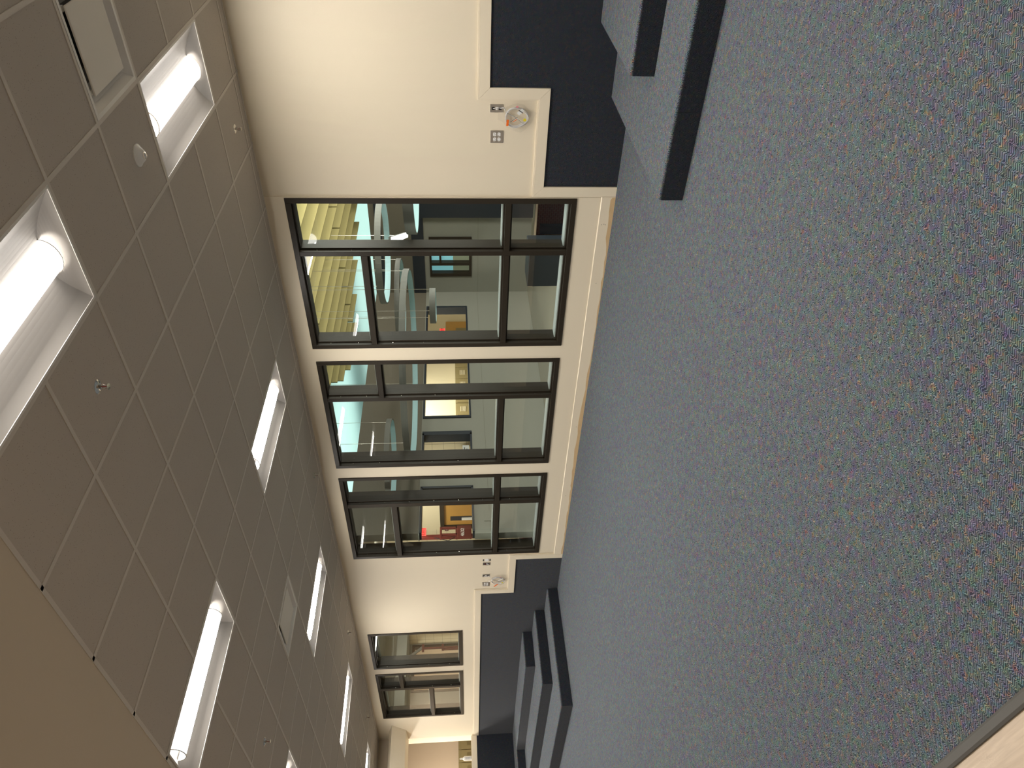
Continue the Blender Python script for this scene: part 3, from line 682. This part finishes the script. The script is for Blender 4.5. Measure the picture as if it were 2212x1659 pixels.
MB().box(-11.42, -11.29, 8.612, 8.62, 1.15, 1.72).build('door_glass', 'navy2', d1)
MB().box(-11.40, -11.33, 8.600, 8.612, 1.15, 1.5).build('white_notice', 'whitep', d1)
for x, z, s, lab in ((-11.68, 1.80, .07, 'small red square wall sign left of the oak corridor door'), (-11.70, 1.36, .07, 'small red wall sign lower beside the oak corridor door')):
    t = empty('wall_sign', (x, 8.59, z), lab, 'sign'); MB().box(x-s/2, x+s/2, 8.588, 8.598, z-s/2, z+s/2).build('sign_plate', 'red', t); MB().box(x-.008, x+.008, 8.586, 8.588, z-.02, z+.02).build('sign_mark', 'whitep', t)
def exit_sign(x, y, z, label, facing='X', w_=.20, h_=.12):
    t = empty('exit_sign', (x, y, z), label, 'exit sign')
    if facing == 'X':
        MB().box(x-.03, x, y-w_/2, y+w_/2, z-h_/2, z+h_/2).build('lit_panel', 'redlit', t); text('lettering', 'EXIT', h_*.8, mwX(x+.001, y, z), 'redtxt', t); MB().box(x-.02, x-.01, y-.01, y+.01, z+h_/2, 3.0 if x < -9 and z < 3 else z+h_/2+.2).build('stem', 'steel', t)
    else:
        MB().box(x-w_/2, x+w_/2, y, y+.03, z-h_/2, z+h_/2).build('lit_panel', 'redlit', t); text('lettering', 'EXIT', h_*.8, mwY(x, y-.001, z), 'redtxt', t); MB().box(x-.01, x+.01, y+.01, y+.02, z+h_/2, -.12).build('stem', 'steel', t)
exit_sign(-10.6, 7.775, 2.195, 'red lit exit sign above the dark red lift marked 4632, through the third tall window', w_=.15, h_=.10)
# dark red mast lift with number plate
t = empty('mast_lift', (-10.75, 7.75, 0), 'dark red steel personnel lift with white number 4632 behind the third tall window', 'lift')
MB().box(-11.25, -10.62, 7.45, 8.05, .08, .42).build('chassis', 'red', t, bevel=.02)
for xx in (-11.15, -10.72):
    for yy in (7.5, 8.0):
        w_ = MB(); w_.lathe([(.09, -.025), (.1, -.02), (.1, .02), (.09, .025)], (xx, yy, .1), 18, Matrix(((1, 0, 0), (0, 0, -1), (0, 1, 0)))); w_.build('wheel', 'black', t)
MB().box(-10.80, -10.72, 7.73, 7.79, .4, 2.25).build('mast', 'red', t, bevel=.006)
MB().box(-10.78, -10.74, 7.74, 7.80, 1.5, 2.34).build('mast', 'red', t, bevel=.004)
g_ = MB()
for z in (1.35, 1.60, 1.88): g_.box(-10.66, -10.62, 7.62, 7.88, z-.018, z+.018)
g_.box(-10.66, -10.62, 7.84, 7.88, 1.35, 1.88); g_.box(-10.66, -10.62, 7.70, 7.735, 1.35, 1.88); g_.build('guard_rail', 'red', t, bevel=.004)
MB().box(-10.66, -10.605, 7.625, 7.89, 1.33, 1.585).build('control_box', 'red', t, bevel=.006)
text('number', '4632', .088, mwX(-10.603, 7.735, 1.49), 'whitep', t)
MB().tube([(-10.64, 7.68, 1.6), (-10.66, 7.60, 1.75), (-10.68, 7.66, 1.9), (-10.72, 7.72, 2.0)], .006).build('hose', 'black', t)
# second red machine behind the single small window
t = empty('platform_lift', (-15.5, 8.12, 0), 'dark red lift rails seen through the single small window', 'lift')
g_ = MB(); g_.box(-15.53, -15.49, 8.10, 8.14, .2, 2.42); g_.box(-15.53, -15.49, 8.04, 8.22, 2.40, 2.45); g_.box(-15.53, -15.49, 8.05, 8.21, 1.95, 2.0); g_.box(-15.53, -15.49, 8.06, 8.09, 1.2, 1.97); g_.box(-15.53, -15.49, 8.08, 8.12, 1.4, 1.6); g_.build('rails', 'red', t, bevel=.003)
MB().box(-15.75, -15.35, 7.9, 8.35, .03, .35).build('chassis', 'red', t, bevel=.02)
t = tag(MB().prism([(-15.62, 8.22, 2.46), (-15.62, 8.19, 2.40), (-15.62, 7.90, 2.80), (-15.62, 7.93, 2.86)], (.03, 0, 0)).build('diagonal_brace', 'ringg'), 'light grey diagonal brace behind the single small window', 'brace')
struct(MB().box(-16.2, -15.3, YO+.16, 8.6, 2.78, 3.0).build('trim_9', 'gray'))

# room beyond the grey wall of the atrium
struct(MB().box(-11.2, -11.05, 8.7, 15.0, 0, 3.1).build('wall_inner_room', 'hallcream'))
struct(MB().box(-11.05, -8.94, 14.85, 15.0, 0, 3.1).build('wall_inner_room_end', 'hallcream'))
struct(MB().box(-11.05, -8.94, 8.7, 15.0, 3.0, 3.05).build('ceiling_inner_room', 'hallcream'))
struct(MB().box(-11.05, -8.94, 13.6, 15.0, -.05, -.003).build('floor_inner_room', 'hallfloor'))
exit_sign(-10.2, 13.11, 1.86, 'small red lit exit sign in the cream opening behind the first tall window', w_=.16, h_=.12)
tag(MB().box(-11.04, -11.0, 14.1, 14.50, .0, 1.80).build('wooden_panel', 'oak'), 'tan wooden panel inside the cream opening behind the first tall window', 'panel')
tag(MB().box(-10.80, -10.62, 13.3, 13.75, .0, 1.55).build('storage_cabinet', 'olive'), 'olive cabinet below the small exit sign behind the first tall window', 'cabinet')
LK = None
def make_lk2(loc):
    t = empty('low_locker', loc, 'x', 'locker', 'low lockers behind the second tall window')
    def add(o, p=None): o.parent = p or t; o.matrix_parent_inverse = Matrix(); return o
    add(MB().box(-.22, 0, -.19, .19, 0, 1.58).build('cabinet', 'olive')); d = add(MB().box(0, .014, -.18, .18, .05, 1.54).build('door', 'olive'))
    for k in range(5): add(MB().box(.014, .021, -.075, .075, 1.36+.026*k, 1.372+.026*k).build('louver', 'hallcream'), d)
    return t
LK = make_lk2((-10.80, 10.3, 0)); LK['label'] = 'olive low locker behind the second tall window'
LKL = ['', 'low olive locker in the inner window behind the second tall window, nearest the paper sign', 'low olive locker second from the paper sign behind the second tall window', 'low olive locker third from the paper sign behind the second tall window', 'low olive locker fourth from the paper sign behind the second tall window', 'low olive locker farthest from the paper sign behind the second tall window', 'low olive locker, last behind the mullion of the second tall window']
for k in range(1, 7): dup(LK, (-10.80, 10.3+.4*k, 0), LKL[k])
LK['label'] = 'low olive locker hidden by the wall next to the paper sign'

# ------------------------------------------------------------------ atrium behind the tall windows
struct(MB().prism([(-8.95, YO, -.05), (3, YO, -.05), (3, 8.1, -.05), (-5.55, 8.1, -.05), (-8.66, 12.63, -.05), (-8.95, 12.63, -.05)], (0, 0, .049)).build('floor_atrium', 'beige'))
OP = [(10.85, 12.09, 1.31, 2.145), (8.82, 10.6, 1.31, 2.145), (7.62, 8.49, 1.31, 2.145), (6.3, 7.29, 1.32, 2.145)]
mb = MB(); wallgrid(mb, 'X', -8.94, -8.79, YO-.009, 12.63, 0, 2.16, OP); gw = struct(mb.build('wall_atrium_left', 'gray'))
mb = MB()
mb.box(-8.791, -8.789, YO+.02, 12.63, 1.083, 1.087)
for y in (7.4, 8.65, 10.72, 12.3): pass
mb.build('panel_joint', 'taupe', gw)
struct(MB().box(-8.94, -8.775, YO+.015, 12.63, 2.16, 3.2).build('wall_atrium_left_upper', 'taupe'))
for k, (a, b_, z0_, z1_) in enumerate(OP):
    W_ = empty('window_%d' % (6+k), (-8.79, (a+b_)/2, z0_)); struct(W_)
    f = MB(); d = .045
    if k < 3: f.box(-8.95, -8.765, a, a+d, z0_, z1_)
    else: d = .02
    f.box(-8.95, -8.765, b_-d*(1 if k < 2 else 1.8), b_, z0_, z1_); a = max(a, YO+.02-d); f.box(-8.95, -8.765, a+d, b_-d, z0_, z0_+.03); f.box(-8.95, -8.765, a+d, b_-d, z1_-.03, z1_)
    f.build('window_frame', 'navy', W_)
o = MB().box(-8.93, -8.925, 7.98, 8.30, 1.36, 1.47).build('paper_sign', 'whitep'); tag(o, 'white paper sign at the bottom of the inner window behind the second tall window', 'paper sign')
l_ = MB(); l_.box(-8.924, -8.923, 8.03, 8.25, 1.43, 1.445); l_.box(-8.924, -8.923, 8.06, 8.22, 1.39, 1.405); l_.build('print_lines', 'ink', o)
tag(MB().box(-9.35, -9.30, 7.9, 8.5, .0, 1.58).build('olive_board', 'olive'), 'olive board standing behind the paper sign', 'board')
tag(MB().box(-8.79, -8.775, 6.60, 6.80, 1.03, 1.17).build('switch_panel', 'gray'), 'pale rectangular panel on the grey wall below the corridor opening', 'panel')
# far wall
fwl = MB(); wallgrid(fwl, 'Y', 12.63, 12.78, -8.94, -6.955, 0, 2.16, [(-8.38, -7.45, 1.20, 2.06)]); fw = struct(fwl.build('wall_atrium_far', 'gray'))
MB().box(-8.78, -6.96, 12.628, 12.63, 1.068, 1.072).build('panel_joint', 'taupe', fw)
struct(MB().box(-6.955, -5.0, 12.5, 12.78, 0, 2.19).build('wall_atrium_navy', 'navy'))
struct(MB().box(-8.94, -2, 12.60, 12.80, 2.16, 3.2).build('wall_atrium_far_upper', 'taupe'))
mb = MB(); mb.box(-8.94, -2, 12.58, 12.60, 2.98, 3.09); mb.box(-8.94, -2, 12.58, 12.60, 2.16, 2.40); struct(mb.build('trim_10', 'navy'))
W_ = empty('window_10', (-7.9, 12.63, 1.2)); struct(W_)
f = MB(); f.box(-8.38, -8.30, 12.6, 12.76, 1.2, 2.06); f.box(-7.52, -7.45, 12.6, 12.76, 1.2, 2.06); f.box(-8.3, -7.52, 12.6, 12.76, 1.2, 1.25); f.box(-8.3, -7.52, 12.6, 12.76, 2.02, 2.06); f.box(-8.11, -8.05, 12.6, 12.76, 1.25, 2.02); f.box(-8.05, -7.52, 12.6, 12.76, 1.82, 1.86)
f.build('window_frame', 'bronze', W_)
MB().box(-8.31, -7.5, 12.72, 12.73, 1.58, 2.03).build('blue_paper', 'cyanlit', W_); MB().box(-8.31, -7.5, 12.715, 12.73, 1.24, 1.58).build('sage_blind', 'greenlit', W_)  # both sheets glow instead of a lit room beyond
# stairwell guard and lower hall
tag(MB().box(-5.50, -4.93, 8.02, 8.4, 0, .575).build('padded_guard', 'navy2', bevel=.01), 'navy padded block on the atrium floor behind the first tall window', 'block')
struct(MB().box(-11, -4, 16, 16.15, -3, .0).build('wall_lower_hall', 'brick'))
struct(MB().box(-11, -4, 12.64, 16, -.10, -.06).build('ceiling_lower_hall', 'pinkwall'))
struct(MB().box(-11, -3, 8.4, 16, -3.05, -3).build('floor_lower_hall', 'navy'))
struct(MB().box(-11, -10.9, 8.4, 16, -3, -.1).build('wall_lower_hall_left', 'navy'))
struct(MB().box(-9.28, -9.06, 15.85, 15.99, -3, -.62).build('wall_lower_hall_panel', 'navy'))
tag(MB().box(-9.75, -9.32, 15.86, 15.95, -3, -.76).build('oak_door', 'oak'), 'small yellow wooden door on the lower level, bottom of the first tall window', 'door')
exit_sign(-9.1, 15.2, -.53, 'red lit exit sign on the lower level at the bottom of the first tall window', 'Y', .26, .10)
struct(MB().box(-30, 3.5, YO, 30, 4.15, 4.2).build('ceiling_atrium', 'cyan'))
struct(MB().box(3.0, 3.2, YO, 30, 0, 4.15).build('wall_atrium_right', 'gray'))
struct(MB().box(-30, 3.2, 29.8, 30, 3.0, 4.2).build('wall_atrium_end', 'cyan'))
struct(MB().box(-30.2, -30, YO, 30, 3.0, 4.2).build('wall_atrium_end_left', 'cyan'))
struct(MB().box(-16, 3.2, YO-.01, YO+.02, H+.02, 4.2).build('wall_atrium_front_upper', 'gray'))
struct(MB().box(-30, -8.94, YO+.02, 29.8, 3.12, 3.16).build('ceiling_upper_slab', 'gray'))
# hanging mustard baffles
ZB = 1.548+1.9; BT = .02; n = 0
near = {-7.33: 8.12, -7.72: 8.61, -8.11: 9.08, -8.50: 9.81}; farv = {-8.50: 11.2, -8.11: 11.6, -7.72: 12.2, -7.33: 13.0}
B0 = None
for k in range(13):
    X = round(-3.82-.39*k, 2); y0 = near.get(X, 8.1 if X < -6 else 7.4); y1 = farv.get(X, 14.4)
    for (a, b_, w_) in ((y0, 10.69, 'near'), (10.73, y1, 'far')):
        o = MB().box(X-BT/2, X+BT/2, a, b_, ZB, ZB+.42).build('ceiling_baffle', 'gold', bevel=.002)
        od = ['first', 'second', 'third', 'fourth', 'fifth', 'sixth', 'seventh', 'eighth', 'ninth', 'tenth', 'eleventh', 'twelfth', 'thirteenth'][12-k]
        tag(o, 'mustard hanging ceiling baffle, %s half of the %s row counted from the blue ceiling side' % (w_, od), 'ceiling baffle', 'mustard baffles hanging in the atrium')
# ring pendants
def ring(x, y, z, R, h, label, cables=3, cyan=True):
    t = empty('ring_baffle', (x, y, z), label, 'ring baffle', 'round felt rings hanging in the atrium')
    n = 72; o_ = MB(); i_ = MB(); th = .02
    for k in range(n):
        a0, a1 = 2*PI*k/n, 2*PI*(k+1)/n; c = lambda a, r, zz: (x+r*math.cos(a), y+r*math.sin(a), zz)
        o_.face([c(a0, R, z), c(a1, R, z), c(a1, R, z+h), c(a0, R, z+h)]); o_.face([c(a0, R, z+h), c(a1, R, z+h), c(a1, R-th, z+h), c(a0, R-th, z+h)]); o_.face([c(a0, R, z), c(a1, R, z), c(a1, R-th, z), c(a0, R-th, z)])
        i_.face([c(a0, R-th, z), c(a1, R-th, z), c(a1, R-th, z+h), c(a0, R-th, z+h)])
    o_.build('outer_band', 'ringg', t); i_.build('inner_band', 'ringc', t)
    for k in range(cables):
        a = 2*PI*k/cables+.4; px, py = x+(R-th/2)*math.cos(a), y+(R-th/2)*math.sin(a)
        MB().tube([(px, py, z+h), (px, py, 4.15)], .003, 4).build('hanging_cable', 'steel', t)
ring(-5.26, 8.51, 2.48, .70, .08, 'grey and pale blue hanging ring, highest ring in the first tall window')
ring(-6.72, 9.33, 2.38, .72, .075, 'middle hanging ring across the mullion of the first tall window')
ring(-6.84, 7.97, 2.19, 1.40, .085, 'widest hanging ring, stretching across the first and second tall windows')
ring(-3.35, 7.30, 1.95, .80, .11, 'hanging ring cut by the near edge of the first tall window')
ring(-7.93, 7.10, 2.50, .62, .075, 'hanging ring between the second and third tall windows')
ring(-5.28, 7.29, 1.79, .22, .075, 'smallest and lowest hanging ring, in front of the cream opening in the first tall window')
t = empty('linear_lamp', (-5.3, 9.0, 2.27), 'bright white linear lamp in the first tall window', 'lamp')
a_, b2 = Vector((-4.61, 7.73, 2.29)), Vector((-5.97, 10.18, 2.29)); dv = (b2-a_).normalized(); sd = Vector((dv.y, -dv.x, 0))*.035
MB().prism([a_+sd, a_-sd, b2-sd, b2+sd], (0, 0, .03)).build('diffuser', 'rodlit', t)
MB().prism([a_+sd*1.2+Vector((0, 0, .03)), a_-sd*1.2+Vector((0, 0, .03)), b2-sd*1.2+Vector((0, 0, .03)), b2+sd*1.2+Vector((0, 0, .03))], (0, 0, .03)).build('housing', 'ringg', t)
for p in (a_+dv*.3, b2-dv*.3): MB().tube([p+Vector((0, 0, .06)), Vector((p.x, p.y, 4.15))], .003, 4).build('hanging_cable', 'steel', t)
